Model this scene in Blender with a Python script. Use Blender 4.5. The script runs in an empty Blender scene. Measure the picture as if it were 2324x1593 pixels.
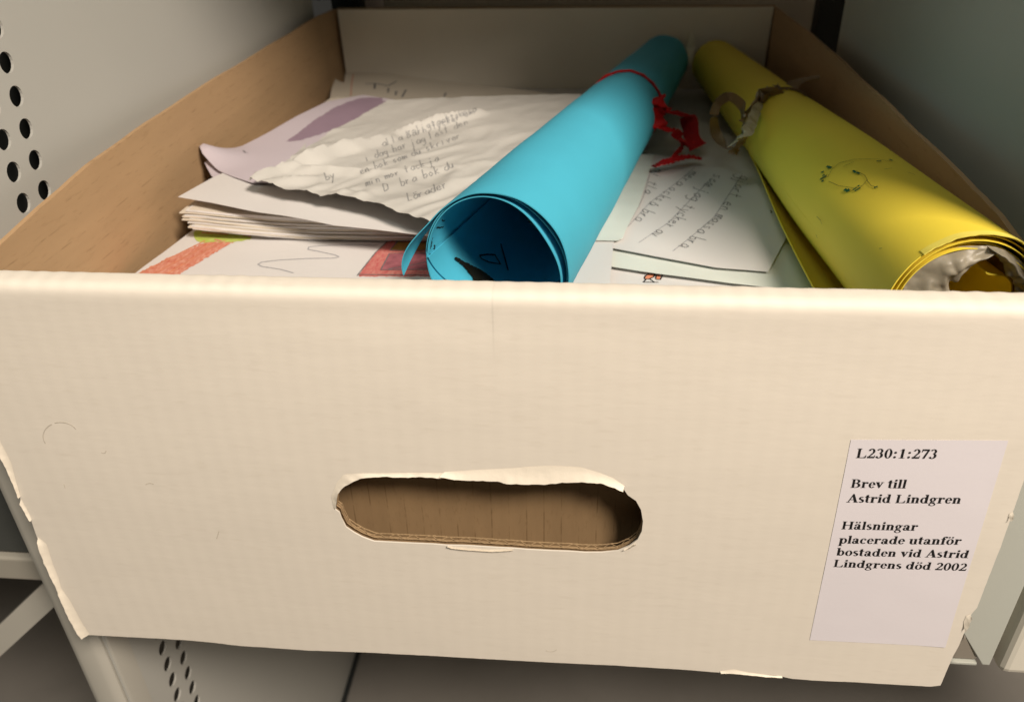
import bpy, bmesh, math, random
from mathutils import Vector, Matrix, noise, geometry
from mathutils.bvhtree import BVHTree
random.seed(7)
S = bpy.context.scene
col = S.collection
V = Vector
# ---------------------------------------------------------------- camera (solved from the box edges)
CAM = V((0.03225, -0.22242, 0.11094))
CR = V((0.99605559, 0.08661005, -0.01928627)); CU = V((-0.02886636, 0.52182487, 0.8525641)); CF = V((-0.08390467, 0.84864451, -0.52226669))
FPX = 1854.76
cd = bpy.data.cameras.new('camera'); cam = bpy.data.objects.new('camera', cd); col.objects.link(cam)
m = Matrix((CR, CU, -CF)).transposed().to_4x4(); m.translation = CAM; cam.matrix_world = m
cd.sensor_width = 36; cd.lens = FPX / 2324 * 36; cd.clip_start = .01; cd.clip_end = 50
cd.dof.use_dof = True; cd.dof.focus_distance = .30; cd.dof.aperture_fstop = 14.0
S.camera = cam
# ---------------------------------------------------------------- world + lamps
w = bpy.data.worlds.new('World'); S.world = w; w.use_nodes = True
w.node_tree.nodes['Background'].inputs[0].default_value = (.86, .84, .78, 1)
w.node_tree.nodes['Background'].inputs[1].default_value = .03
S.view_settings.view_transform = 'Standard'; S.view_settings.look = 'None'; S.view_settings.exposure = 0; S.view_settings.gamma = 1

def area(name, loc, target, sx, sy, power, color):
    l = bpy.data.lights.new(name, 'AREA'); l.shape = 'RECTANGLE'; l.size = sx; l.size_y = sy; l.energy = power; l.color = color
    o = bpy.data.objects.new(name, l); col.objects.link(o); o.location = loc
    o.rotation_euler = (V(target) - V(loc)).to_track_quat('-Z', 'Y').to_euler(); return o
area('aisle_lamp_key', (.69, -.82, 1.10), (0, .1, -.05), .34, .34, 38, (1, .868, .735))
area('aisle_lamp_fill', (-.35, -.62, 1.25), (0, .1, -.05), .5, .3, 2.6, (.94, 1, .90))

# ---------------------------------------------------------------- pixel -> plane helper (2324 x 1593 picture grid)
def at(x, y, ax, v):
    d = CF + CR * ((x - 1162) / FPX) - CU * ((y - 796.5) / FPX)
    i = 'xyz'.index(ax); return CAM + d * ((v - CAM[i]) / d[i])
def pray(x, y): return (CF + CR * ((x - 1162) / FPX) - CU * ((y - 796.5) / FPX)).normalized()

# ---------------------------------------------------------------- materials
def mat(name, c, rough=.7, var=.06, vscale=30, bump=.0, bscale=400, spec=.3, metal=0, stretch=(1, 1, 1), flute=None, trans=0, c2=None, speck=0, fth=(.5, .66)):
    m = bpy.data.materials.new(name); m.use_nodes = True; n = m.node_tree.nodes; l = m.node_tree.links
    b = n['Principled BSDF']; b.inputs['Roughness'].default_value = rough; b.inputs['Metallic'].default_value = metal
    b.inputs['Specular IOR Level'].default_value = spec
    tc = n.new('ShaderNodeTexCoord'); mp = n.new('ShaderNodeMapping'); mp.inputs['Scale'].default_value = stretch
    l.new(tc.outputs['Object'], mp.inputs[0])
    nz = n.new('ShaderNodeTexNoise'); nz.inputs['Scale'].default_value = vscale; nz.inputs['Detail'].default_value = 6; nz.inputs['Roughness'].default_value = .6
    l.new(mp.outputs[0], nz.inputs[0])
    mix = n.new('ShaderNodeMix'); mix.data_type = 'RGBA'
    k = 1 - var; d = c2 if c2 else (c[0] * k, c[1] * k, c[2] * k)
    mix.inputs[6].default_value = (d[0], d[1], d[2], 1); mix.inputs[7].default_value = (c[0], c[1], c[2], 1)
    rmp = n.new('ShaderNodeMapRange'); rmp.inputs[1].default_value = .3; rmp.inputs[2].default_value = .68
    l.new(nz.outputs[0], rmp.inputs[0]); l.new(rmp.outputs[0], mix.inputs[0])
    out = mix.outputs[2]
    hs = None
    if speck:
        n3 = n.new('ShaderNodeTexNoise'); n3.inputs['Scale'].default_value = bscale * 1.4; n3.inputs['Detail'].default_value = 3
        l.new(mp.outputs[0], n3.inputs[0])
        m3 = n.new('ShaderNodeMix'); m3.data_type = 'RGBA'; m3.blend_type = 'MULTIPLY'; m3.inputs[7].default_value = (.55, .5, .42, 1)
        r3 = n.new('ShaderNodeMapRange'); r3.inputs[1].default_value = .58; r3.inputs[2].default_value = .75; r3.inputs[4].default_value = speck
        l.new(n3.outputs[0], r3.inputs[0]); l.new(r3.outputs[0], m3.inputs[0]); l.new(out, m3.inputs[6]); out = m3.outputs[2]
    if flute:   # axis, period, colour strength, bump strength ; thin broken crease lines over the flutes
        ax, per, cs, bs = flute
        sp = n.new('ShaderNodeSeparateXYZ'); l.new(tc.outputs['Object'], sp.inputs[0])
        wob = n.new('ShaderNodeTexNoise'); wob.inputs['Scale'].default_value = 25; l.new(tc.outputs['Object'], wob.inputs[0])
        ma = n.new('ShaderNodeMath'); ma.operation = 'MULTIPLY_ADD'; ma.inputs[1].default_value = .0012
        l.new(wob.outputs[0], ma.inputs[0]); l.new(sp.outputs['XYZ'.index(ax)], ma.inputs[2])
        m2 = n.new('ShaderNodeMath'); m2.operation = 'MULTIPLY'; m2.inputs[1].default_value = 2 * math.pi / per; l.new(ma.outputs[0], m2.inputs[0])
        sn = n.new('ShaderNodeMath'); sn.operation = 'COSINE'; l.new(m2.outputs[0], sn.inputs[0])
        r2 = n.new('ShaderNodeMapRange'); r2.inputs[1].default_value = .955; r2.inputs[2].default_value = 1; l.new(sn.outputs[0], r2.inputs[0])
        br = n.new('ShaderNodeTexNoise'); br.inputs['Scale'].default_value = 110; br.inputs['Detail'].default_value = 4; l.new(tc.outputs['Object'], br.inputs[0])
        rb = n.new('ShaderNodeMapRange'); rb.inputs[1].default_value = fth[0]; rb.inputs[2].default_value = fth[1]; l.new(br.outputs[0], rb.inputs[0])
        mm = n.new('ShaderNodeMath'); mm.operation = 'MULTIPLY'; l.new(r2.outputs[0], mm.inputs[0]); l.new(rb.outputs[0], mm.inputs[1])
        mc = n.new('ShaderNodeMath'); mc.operation = 'MULTIPLY'; mc.inputs[1].default_value = cs; l.new(mm.outputs[0], mc.inputs[0])
        m4 = n.new('ShaderNodeMix'); m4.data_type = 'RGBA'; m4.blend_type = 'MULTIPLY'; m4.inputs[7].default_value = (.35, .3, .22, 1)
        l.new(mc.outputs[0], m4.inputs[0]); l.new(out, m4.inputs[6]); out = m4.outputs[2]
        hs = n.new('ShaderNodeMath'); hs.operation = 'MULTIPLY'; hs.inputs[1].default_value = bs; l.new(sn.outputs[0], hs.inputs[0])
    l.new(out, b.inputs['Base Color'])
    if bump or flute:
        nb = n.new('ShaderNodeTexNoise'); nb.inputs['Scale'].default_value = bscale; nb.inputs['Detail'].default_value = 5; l.new(mp.outputs[0], nb.inputs[0])
        bp = n.new('ShaderNodeBump'); bp.inputs['Strength'].default_value = 1; bp.inputs['Distance'].default_value = 1
        h = n.new('ShaderNodeMath'); h.operation = 'MULTIPLY'; h.inputs[1].default_value = bump; l.new(nb.outputs[0], h.inputs[0]); ho = h.outputs[0]
        if hs:
            ad = n.new('ShaderNodeMath'); l.new(ho, ad.inputs[0]); l.new(hs.outputs[0], ad.inputs[1]); ho = ad.outputs[0]
        l.new(ho, bp.inputs['Height']); l.new(bp.outputs[0], b.inputs['Normal'])
    if trans: 
        tr = n.new('ShaderNodeBsdfTranslucent'); l.new(out, tr.inputs[0]); ms = n.new('ShaderNodeMixShader'); ms.inputs[0].default_value = trans
        l.new(b.outputs[0], ms.inputs[1]); l.new(tr.outputs[0], ms.inputs[2]); l.new(ms.outputs[0], n['Material Output'].inputs[0])
    return m
M = {}
M['board'] = mat('white_coated_board', (.825, .768, .675), .62, .08, 11, .00006, 320, .35, stretch=(.25, 1, 1), flute=('X', .0068, .0, .000012), speck=.08)
_m = M['board'].node_tree; _n = _m.nodes; _l = _m.links
_tc = [n for n in _n if n.type == 'TEX_COORD'][0]; _sp = _n.new('ShaderNodeSeparateXYZ'); _l.new(_tc.outputs['Object'], _sp.inputs[0])
_a = _n.new('ShaderNodeMath'); _a.operation = 'SUBTRACT'; _a.inputs[1].default_value = at(1115, 690, 'y', 0).x; _l.new(_sp.outputs[0], _a.inputs[0])
_b = _n.new('ShaderNodeMapRange'); _b.inputs[1].default_value = 0; _b.inputs[2].default_value = .0006; _b.inputs[4].default_value = .00007; _l.new(_a.outputs[0], _b.inputs[0])
_c = _n.new('ShaderNodeMapRange'); _c.inputs[1].default_value = -.030; _c.inputs[2].default_value = -.016; _l.new(_sp.outputs[2], _c.inputs[0])
_d = _n.new('ShaderNodeMath'); _d.operation = 'MULTIPLY'; _l.new(_b.outputs[0], _d.inputs[0]); _l.new(_c.outputs[0], _d.inputs[1])
_bp = [n for n in _n if n.type == 'BUMP'][0]; _h = _bp.inputs['Height'].links[0].from_socket; _e = _n.new('ShaderNodeMath'); _l.new(_h, _e.inputs[0]); _l.new(_d.outputs[0], _e.inputs[1]); _l.new(_e.outputs[0], _bp.inputs['Height'])
M['board_torn'] = mat('torn_white_liner', (.86, .79, .67), .8, .05, 60, .00008, 500)
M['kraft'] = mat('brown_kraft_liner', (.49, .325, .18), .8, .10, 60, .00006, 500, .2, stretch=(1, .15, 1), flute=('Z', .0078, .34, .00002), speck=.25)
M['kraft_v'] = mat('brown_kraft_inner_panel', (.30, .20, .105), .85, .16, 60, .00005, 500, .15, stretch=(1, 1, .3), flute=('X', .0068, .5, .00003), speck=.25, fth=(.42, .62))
M['kraft_edge'] = mat('brown_kraft_flute_edge', (.42, .29, .16), .9, .25, 300)
M['backflap'] = mat('white_board_inner_flap', (.84, .79, .68), .7, .06, 12, .00003, 300)
M['metal'] = mat('grey_painted_sheet_metal', (.49, .49, .455), .45, .03, 6, .000012, 700, .4)
M['metal_edge'] = mat('pale_painted_steel_flange', (.50, .485, .43), .45, .04, 10, .000012, 700, .4)
M['metal_r'] = mat('grey_green_painted_divider', (.50, .52, .47), .5, .04, 6, .000012, 700, .35)
M['dark'] = mat('black_steel_and_gap_shade', (.03, .035, .035), .5, .2, 20)  # black of the bracket; also painted in for the darkness of gaps
M['floor'] = mat('brown_grey_vinyl_floor', (.28, .265, .24), .55, .14, 9, .0001, 120)
M['farboard'] = mat('cream_board_far_box', (.62, .55, .45), .8, .08, 10)
M['lilacboard'] = mat('lilac_grey_far_box', (.50, .46, .46), .8, .08, 10)
M['paper'] = mat('white_copy_paper', (.70, .68, .67), .75, .04, 12, .00003, 600)
M['paper_warm'] = mat('cream_writing_paper', (.68, .62, .52), .8, .05, 12, .00003, 600)
M['paper_lilac'] = mat('pale_lilac_paper', (.58, .52, .575), .8, .05, 12, .00003, 600)
M['paper_green'] = mat('greenish_white_paper', (.69, .73, .68), .8, .05, 12, .00003, 600)
M['tissue'] = mat('thin_crumpled_paper', (.60, .585, .55), .6, .10, 20, .00015, 130, .35)
M['label'] = mat('pale_lilac_label_paper', (.79, .755, .80), .6, .03, 20, .00002, 500)
M['ink'] = mat('black_print_ink', (.012, .011, .012), .6, .1)
M['marker'] = mat('black_marker_ink', (.008, .02, .03), .6, .1)
M['pencil'] = mat('grey_pencil_lead', (.20, .20, .21), .6, .5, 900)
M['pencil_faint'] = mat('faint_grey_pencil', (.42, .42, .45), .7, .35, 900)
M['scuff'] = mat('faint_scuff', (.72, .66, .56), .7, .3, 300)
M['red_crayon'] = mat('red_crayon', (.58, .13, .07), .8, .45, 700, c2=(.74, .42, .32), stretch=(1, .4, 1))
M['rose_crayon'] = mat('rose_crayon', (.50, .10, .10), .8, .4, 260, c2=(.60, .26, .22), stretch=(3, 1, 1))
M['mauve_crayon'] = mat('mauve_crayon', (.42, .14, .17), .8, .4, 260)
M['ochre_crayon'] = mat('ochre_crayon', (.42, .27, .06), .8, .4, 260)
M['green_crayon'] = mat('green_crayon', (.40, .52, .06), .8, .35, 300, c2=(.55, .60, .22))
M['orange_crayon'] = mat('orange_crayon', (.78, .30, .17), .8, .35, 300)
M['purple'] = mat('purple_printed_band', (.33, .24, .31), .75, .12, 40)
M['blue'] = mat('turquoise_card', (.075, .49, .68), .66, .07, 14, .00003, 500, .3)
M['yellow'] = mat('yellow_card', (.88, .68, .06), .68, .05, 8, .00003, 500, .35, c2=(.80, .65, .06))
M['yellow_edge'] = mat('pale_yellow_torn_edge', (.86, .74, .13), .8, .1, 80)
M['red_ribbon'] = mat('red_crepe_ribbon', (.60, .010, .012), .6, .35, 700, .0003, 900, .3)
M['gold'] = mat('gold_curling_ribbon', (.22, .12, .04), .3, .25, 60, .0, 300, .8, metal=.12)
M['foil'] = mat('shiny_pearl_ribbon', (.66, .58, .38), .15, .3, 200, .0003, 500, .9, metal=.05)
M['green_ink'] = mat('dark_green_ink', (.01, .13, .05), .6, .2)

# ---------------------------------------------------------------- object helpers
def link(name, me, m, parent=None):
    o = bpy.data.objects.new(name, me); col.objects.link(o)
    if m: me.materials.append(m)
    if parent:
        o.parent = parent; o.matrix_parent_inverse = parent.matrix_world.inverted()
    return o
def tag(o, label=None, cat=None, group=None, kind=None):
    for k, v in (('label', label), ('category', cat), ('group', group), ('kind', kind)):
        if v: o[k] = v
    return o
def empty(name, loc, label, cat, group=None):
    o = bpy.data.objects.new(name, None); col.objects.link(o); o.location = loc; o.empty_display_size = .01
    bpy.context.view_layer.update(); return tag(o, label, cat, group)
def mesh(name, verts, faces, m, parent=None, smooth=True, solid=0, off=-1, bevel=0, thing=None):
    me = bpy.data.meshes.new(name); me.from_pydata([tuple(v) for v in verts], [], faces); me.update()
    if smooth: me.polygons.foreach_set('use_smooth', [True] * len(me.polygons))
    o = link(name, me, m, parent)
    if solid:
        s = o.modifiers.new('solid', 'SOLIDIFY'); s.thickness = solid; s.offset = off
        if smooth: e = o.modifiers.new('split', 'EDGE_SPLIT'); e.split_angle = math.radians(40); e.use_edge_sharp = False
    if bevel:
        b = o.modifiers.new('bevel', 'BEVEL'); b.width = bevel; b.segments = 3; b.limit_method = 'ANGLE'
    o_bvh[o.name] = BVHTree.FromPolygons([V(v) for v in verts], faces)
    return o
o_bvh = {}
def boxm(lo, hi):
    (a, b, c), (d, e, f) = lo, hi
    v = [(a, b, c), (d, b, c), (d, e, c), (a, e, c), (a, b, f), (d, b, f), (d, e, f), (a, e, f)]
    return v, [(0, 3, 2, 1), (4, 5, 6, 7), (0, 1, 5, 4), (1, 2, 6, 5), (2, 3, 7, 6), (3, 0, 4, 7)]
def box(name, lo, hi, m, parent=None, bevel=.0008):
    v, f = boxm(lo, hi); return mesh(name, v, f, m, parent, smooth=False, bevel=bevel)
def grid(nu, nv, fn):
    v = [fn(i / nu, j / nv) for j in range(nv + 1) for i in range(nu + 1)]
    f = [(j * (nu + 1) + i, j * (nu + 1) + i + 1, (j + 1) * (nu + 1) + i + 1, (j + 1) * (nu + 1) + i) for j in range(nv) for i in range(nu)]
    return v, f
def inside(p, poly):
    c = False; j = len(poly) - 1
    for i in range(len(poly)):
        a, b = poly[i], poly[j]
        if (a[1] > p[1]) != (b[1] > p[1]) and p[0] < (b[0] - a[0]) * (p[1] - a[1]) / (b[1] - a[1]) + a[0]: c = not c
        j = i
    return c
def dens(poly, step, closed=True, jit=0):
    out = []
    n = len(poly)
    for i in range(n if closed else n - 1):
        a, b = V(poly[i][:2]), V(poly[(i + 1) % n][:2]); k = max(1, int((b - a).length / step))
        for t in range(k):
            q = a.lerp(b, t / k)
            if jit: q = q + V((random.uniform(-jit, jit), random.uniform(-jit, jit)))
            out.append(q)
    if not closed: out.append(V(poly[-1][:2]))
    return out
def cdt(outline, holes, step, edge_step=None, jit=0, tail=None):
    """triangulate an outline with holes, filled with grid points"""
    es = edge_step or step
    loops = [dens(outline, es, not tail, jit) + [V(q) for q in (tail or [])]] + [dens(h, 1e9) for h in holes]
    pts, edges = [], []
    for L in loops:
        s = len(pts); pts += L; edges += [(s + i, s + (i + 1) % len(L)) for i in range(len(L))]
    xs = [p[0] for p in loops[0]]; ys = [p[1] for p in loops[0]]
    nx = int((max(xs) - min(xs)) / step); ny = int((max(ys) - min(ys)) / step)
    for i in range(1, nx + 1):
        for j in range(1, ny + 1):
            q = V((min(xs) + (i + .37 * (j % 2)) * step, min(ys) + j * step))
            if inside(q, loops[0]) and not any(inside(q, h) for h in loops[1:]): pts.append(q)
    r = geometry.delaunay_2d_cdt(pts, edges, [], 0, 1e-7)
    vs, fs = r[0], r[2]; out = []
    for f in fs:
        c = sum((vs[k] for k in f), V((0, 0))) / len(f)
        if inside(c, loops[0]) and not any(inside(c, h) for h in loops[1:]): out.append(tuple(f))
    return vs, out
def N(x, y, z=0): return noise.noise(V((x, y, z)))
def ribbon_mesh(paths, wd, hit):
    """paths: lists of 2D points; hit(x,y)->(point,normal) ; returns flat ribbons lying on the surface"""
    vv, ff = [], []
    for pi, path in enumerate(paths):
        P = []
        for q in path:
            h = hit(q[0], q[1])
            if h and h[0] is not None: P.append(h)
        if len(P) < 2: continue
        s = len(vv)
        for i, (p, n) in enumerate(P):
            a = P[max(0, i - 1)][0]; b = P[min(len(P) - 1, i + 1)][0]; t = (b - a)
            if t.length < 1e-9: t = V((1, 0, 0))
            sd = n.cross(t.normalized()); k = wd * (.75 + .5 * abs(N(p.x * 900, p.y * 900, p.z * 900 + pi)))
            vv += [p + sd * k / 2, p - sd * k / 2]
        ff += [(s + 2 * i, s + 2 * i + 1, s + 2 * i + 3, s + 2 * i + 2) for i in range(len(P) - 1)]
    return vv, ff
def hitter(o, off=.00012):
    bv = o_bvh[o.name]
    def h(x, y):
        d = pray(x, y); p, n, i, t = bv.ray_cast(CAM, d)
        if p is None: return None
        if n.dot(d) > 0: n = -n
        return p + n * off, n
    return h
def strokes(name, o, paths, wd, m, step=3, off=.00012, parent=None):
    v, f = ribbon_mesh([dens(p, step, False) for p in paths], wd, hitter(o, off))
    if f: return mesh(name, v, f, m, parent or o, smooth=False)
def patch(name, o, outline, m, step=9, off=.00008, parent=None, jit=1.0):
    vs, fs = cdt(outline, [], step, step / 2, jit); h = hitter(o, off); idx = {}; v = []; f = []
    for k, q in enumerate(vs):
        r = h(q[0], q[1])
        if r: idx[k] = len(v); v.append(r[0])
    for t in fs:
        if all(k in idx for k in t): f.append(tuple(idx[k] for k in t))
    if f: return mesh(name, v, f, m, parent or o)
# single-stroke handwriting, unit: x-height 1, ascender 2
HW = {'a': [[(.8, .9), (.4, 1), (.05, .5), (.3, 0), (.75, .3), (.8, .95), (.85, 0)]], 'b': [[(.1, 2.1), (.1, 0), (.5, 0), (.8, .4), (.6, .9), (.1, .8)]],
      'c': [[(.7, .9), (.3, 1), (0, .5), (.3, 0), (.7, .1)]], 'd': [[(.75, .8), (.3, 1), (0, .4), (.4, 0), (.75, .3), (.8, 2), (.8, 0)]],
      'e': [[(.05, .5), (.7, .6), (.5, 1), (.1, .8), (.1, .2), (.5, 0), (.8, .2)]], 'g': [[(.7, .9), (.3, 1), (0, .5), (.4, 0), (.7, .4), (.7, 1), (.7, -.6), (.3, -1), (0, -.7)]],
      'h': [[(.1, 2), (.1, 0), (.15, .8), (.5, 1), (.7, .7), (.7, 0)]], 'i': [[(.2, 1), (.2, 0)], [(.2, 1.4), (.25, 1.5)]], 'j': [[(.3, 1), (.3, -.8), (0, -1)], [(.3, 1.4), (.35, 1.5)]],
      'k': [[(.1, 2), (.1, 0)], [(.7, 1), (.15, .5), (.75, 0)]], 'l': [[(.1, 2), (.15, 0)]], 'm': [[(0, 1), (.05, 0), (.1, .8), (.35, 1), (.45, 0), (.5, .8), (.8, 1), (.9, 0)]],
      'n': [[(0, 1), (.05, 0), (.1, .8), (.4, 1), (.6, .7), (.65, 0)]], 'o': [[(.4, 1), (0, .5), (.35, 0), (.75, .5), (.4, 1)]], 'r': [[(.05, 1), (.1, 0), (.15, .7), (.5, 1)]],
      's': [[(.6, .9), (.2, 1), (.1, .6), (.55, .4), (.4, 0), (0, .1)]], 't': [[(.3, 1.7), (.3, .1), (.5, 0)], [(0, 1.1), (.6, 1.15)]], 'u': [[(0, 1), (.1, .1), (.5, 0), (.65, 1), (.7, 0)]],
      'v': [[(0, 1), (.35, 0), (.7, 1)]], 'y': [[(0, 1), (.3, .2)], [(.7, 1), (.1, -1)]], 'T': [[(0, 2), (1.3, 2.1)], [(.6, 2), (.6, 0)]], 'L': [[(.1, 2), (0, 0), (.7, 0)]], 'D': [[(0, 2), (0, 0), (.8, .3), (.8, 1.5), (0, 2)]]}
HW['å'] = HW['a'] + [[(.3, 1.4), (.5, 1.6), (.6, 1.4), (.3, 1.4)]]; HW['ä'] = HW['a'] + [[(.2, 1.5), (.2, 1.3)], [(.6, 1.5), (.6, 1.3)]]; HW['ö'] = HW['o'] + [[(.2, 1.5), (.2, 1.3)], [(.6, 1.5), (.6, 1.3)]]
def write(text, base, up, size, adv=1.05, wob=.12):
    """strokes in picture units of text along a baseline polyline; up = picture vector of one x-height"""
    out = []; L = [V(b) for b in base]; seg = [(L[i + 1] - L[i]).length for i in range(len(L) - 1)]; tot = sum(seg)
    def pt(s):
        s = max(0, s)
        for i, g in enumerate(seg):
            if s <= g or i == len(seg) - 1: return L[i].lerp(L[i + 1], s / g)
            s -= g
    x = 0
    for ch in text:
        if ch == ' ': x += size * .8; continue
        for st in HW.get(ch, []):
            out.append([pt(x + a * size * .9 + random.uniform(-wob, wob) * size * .3) + V(up) * (b + random.uniform(-wob, wob)) for a, b in st])
        x += size * adv * random.uniform(.85, 1.1)
        if x > tot: break
    return out

# ================================================================= SETTING
fl = mesh('room_floor', *grid(1, 1, lambda u, v: (-2 + 4 * u, -1.5 + 5 * v, -.602)), M['floor'], smooth=False); tag(fl, 'brown grey floor seen under the shelf', 'floor', kind='structure')
wl = mesh('room_wall', *grid(1, 1, lambda u, v: (-2 + 4 * u, 2.2, -.602 + 2.2 * v)), M['farboard'], smooth=False); tag(wl, 'dim wall behind the shelving', 'wall', kind='structure')

sh = empty('shelving_unit', (-.2, .03, -.60), 'pale grey painted metal shelving with a perforated side panel, around the white box', 'shelving')
# perforated side panel: two columns of round punched holes
def perf_panel(name, x, phase, parent, m):
    holes = []
    y0, z0 = .0848, .0067 + phase
    for k in range(-46, 20):
        z = z0 + k * .01265
        for c in (0, 1):
            yc = y0 - c * .0146 + .049 * (z - .0067) ; r = .0041
            holes.append([(yc + r * math.cos(a * math.pi / 9), z + r * math.sin(a * math.pi / 9)) for a in range(18)])
    vs, fs = cdt([(.022, -.60), (.47, -.60), (.47, .294), (.022, .294)], holes, .03)
    return mesh(name, [(x, q[0], q[1]) for q in vs], fs, m, parent, smooth=False, solid=.0011, off=0)
perf_panel('side_panel', -.1925, 0, sh, M['metal'])
# rolled front flange of the upright
prof = []
for a in range(0, 9): t = math.pi * (.5 + a / 16); prof.append((-.2065 + .0048 * math.cos(t), .0238 - .0048 * math.sin(t) ))
prof = [(-.2113, .06), (-.2113, .026), (-.2105, .0225), (-.2085, .0205), (-.2060, .020), (-.1990, .0200), (-.1965, .0206), (-.1948, .0222), (-.1942, .0245), (-.1928, .0225), (-.1912, .0228), (-.1908, .026), (-.1908, .034)]
v = [(x, y, z) for z in (-.60, .294) for x, y in prof]; n = len(prof)
mesh('front_flange', v, [(i, i + 1, n + i + 1, n + i) for i in range(n - 1)], M['metal_edge'], sh, solid=.0006, off=1)
box('shelf_board', (-.1895, .0280, -.1950), (.2085, .50, -.1802), mat('taupe_shelf_lip', (.27, .245, .205), .5, .06, 20), sh, .0012)
box('shelf_edge_trim', (-.1895, .0268, -.1968), (.2085, .032, -.1953), M['metal_r'], sh, .0003)
box('wall_foot_seam', (-.1918, .04, -.6015), (-.1880, .47, -.5965), M['dark'], sh, .0005)  # dark strip put in for the gap along the wall foot
box('neighbour_shelf_board', (-.75, .046, -.1985), (-.2125, .50, -.1832), mat('grey_shelf_lip', (.36, .34, .29), .5, .05, 20), sh, .0015)
box('unseen_upper_shelf', (-.1895, .028, .296), (.60, .52, .313), M['metal_edge'], sh, .0015)  # out of view; its height is set to shade the back of the box
box('rear_gap_shade', (.212, .485, -.60), (.236, .505, .22), M['dark'], sh, .001)  # gap darkness beside the divider, put in as a black strip
box('rear_gap_shade', (-.19, .515, -.60), (-.165, .535, .22), M['dark'], sh, .001)  # same for the dark gap between the two far boxes
# diagonal brace of the neighbouring bay
a, b = at(96, 1362, 'y', .06), at(-60, 1508, 'y', .06); d = (b - a).normalized(); a = a - d * .03; b = b + d * .25; nrm = V((0, 1, 0)).cross(d).normalized() * .0066
mesh('cross_brace', [a + nrm, a - nrm, b - nrm, b + nrm], [(0, 1, 2, 3)], M['metal_edge'], sh, smooth=False, solid=.003, off=0)
box('shelf_bracket', (-.262, .10, -.1797), (-.2125, .106, -.150), M['dark'], sh, .0005)

dv = empty('divider_panel', (.202, .1, -.178), 'tall grey green metal divider standing at the right side of the white box', 'divider')
box('panel', (.1985, .0155, -.178), (.2010, .372, .295), M['metal_r'], dv, .0006)
q1, q2, q3 = at(2186, 1436, 'y', .0135), at(2229, 1508, 'y', .0135), at(2246, 1509, 'y', .0135)
pf = [(q1.x - .006, q1.z + .003), (q1.x, q1.z), (q2.x, q2.z), (q3.x, q3.z), (q3.x, .295), (q1.x - .006, .295)]
mesh('front_flange', [(x, .0135, z) for x, z in pf] + [(x, .0153, z) for x, z in pf], [tuple(range(6)), tuple(range(11, 5, -1))] + [(k, k + 6, (k + 1) % 6 + 6, (k + 1) % 6) for k in range(6)], M['metal_r'], dv, smooth=False, bevel=.0004)
nb = empty('neighbour_box', (.35, .2, -.18), 'pale box in the next compartment, only its near corner showing at lower right', 'box')
box('body', (.2128, .0185, -.1915), (.50, .35, .10), mat('pale_board', (.72, .69, .60), .7, .05, 20), nb, .0035)
lb = empty('added_dark_container', (-.45, .25, -.18), 'dark container added on the shelf left of the upright, its colour standing for the shade of that bay', 'container')
box('body', (-.62, .0490, -.1828), (-.2165, .40, .075), mat('shade_grey_container', (.07, .075, .07), .6, .15, 30), lb, .002)  # dark block added so the shelf top and punched holes look shaded
box('lid', (-.625, .0475, .0752), (-.2155, .405, .09), mat('shade_container_lid', (.10, .11, .105), .6, .15, 30), lb, .002)
fb = empty('far_box', (.04, .6, -.18), 'cream board box standing behind the open white box', 'box')
box('body', (-.152, .545, -.1795), (.233, .80, .06), M['farboard'], fb, .002)
box('lid', (-.155, .541, .0602), (.236, .803, .075), M['farboard'], fb, .002)
fb2 = empty('far_box', (-.4, .6, -.18), 'lilac grey box at the back left corner behind the shelf', 'box')
box('body', (-.60, .60, -.1795), (-.205, .80, -.006), M['lilacboard'], fb2, .002)
box('lid', (-.603, .597, -.0058), (-.202, .803, .012), M['lilacboard'], fb2, .002)

# ================================================================= THE CARDBOARD BOX
bx = empty('cardboard_box', (0, .24, -.178), 'open white cardboard box with an oval hand hole and a printed label, full of papers', 'box')
c6 = lambda x, y: (x * .4014, y * .4014 + 953.6)
c4 = lambda x, y: ((3100 + x * .694) * .578, (1650 + y * .694) * .578)
c5h = lambda x, y: ((1200 + x * .6454) * .578, (1750 + y * .6454) * .578)
def W0(q, y=0): p = at(q[0], q[1], 'y', y); return (p.x, p.z)
ZT = -.0122
left = [c6(*q) for q in [(0, 180), (95, 380), (125, 470), (170, 550), (215, 680), (260, 790), (330, 940), (370, 1060), (430, 1170), (465, 1225), (500, 1214)]]
bottom = [c6(*q) for q in [(580, 1218), (860, 1232), (1060, 1244), (1210, 1258), (1360, 1276), (1500, 1284), (1728, 1300)]] + [(830, 1480), (1000, 1489), (1200, 1501), (1400, 1511), (1560, 1521), (1635, 1527), (1660, 1523), (1700, 1530), (1760, 1533), (1800, 1541), (1855, 1545), (1950, 1549)]
right = [c4(*q) for q in [(800, 1507), (855, 1500), (870, 1465), (925, 1340), (962, 1270), (1000, 1180), (1020, 1110), (1062, 1060), (1130, 880), (1200, 700), (1255, 540), (1290, 440), (1327, 330)]]
outl = [W0(q) for q in left]
topl = [(-.1800, ZT), (-.1802, -.04), (-.1795, -.07)]
NX = 300
outl = topl[1:2] + outl + [W0(q) for q in bottom] + [W0(q) for q in right] + [(.1795, -.06), (.1800, -.03)]
topline = [(.1798 - .3598 * i / NX, ZT) for i in range(NX + 1)]
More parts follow.
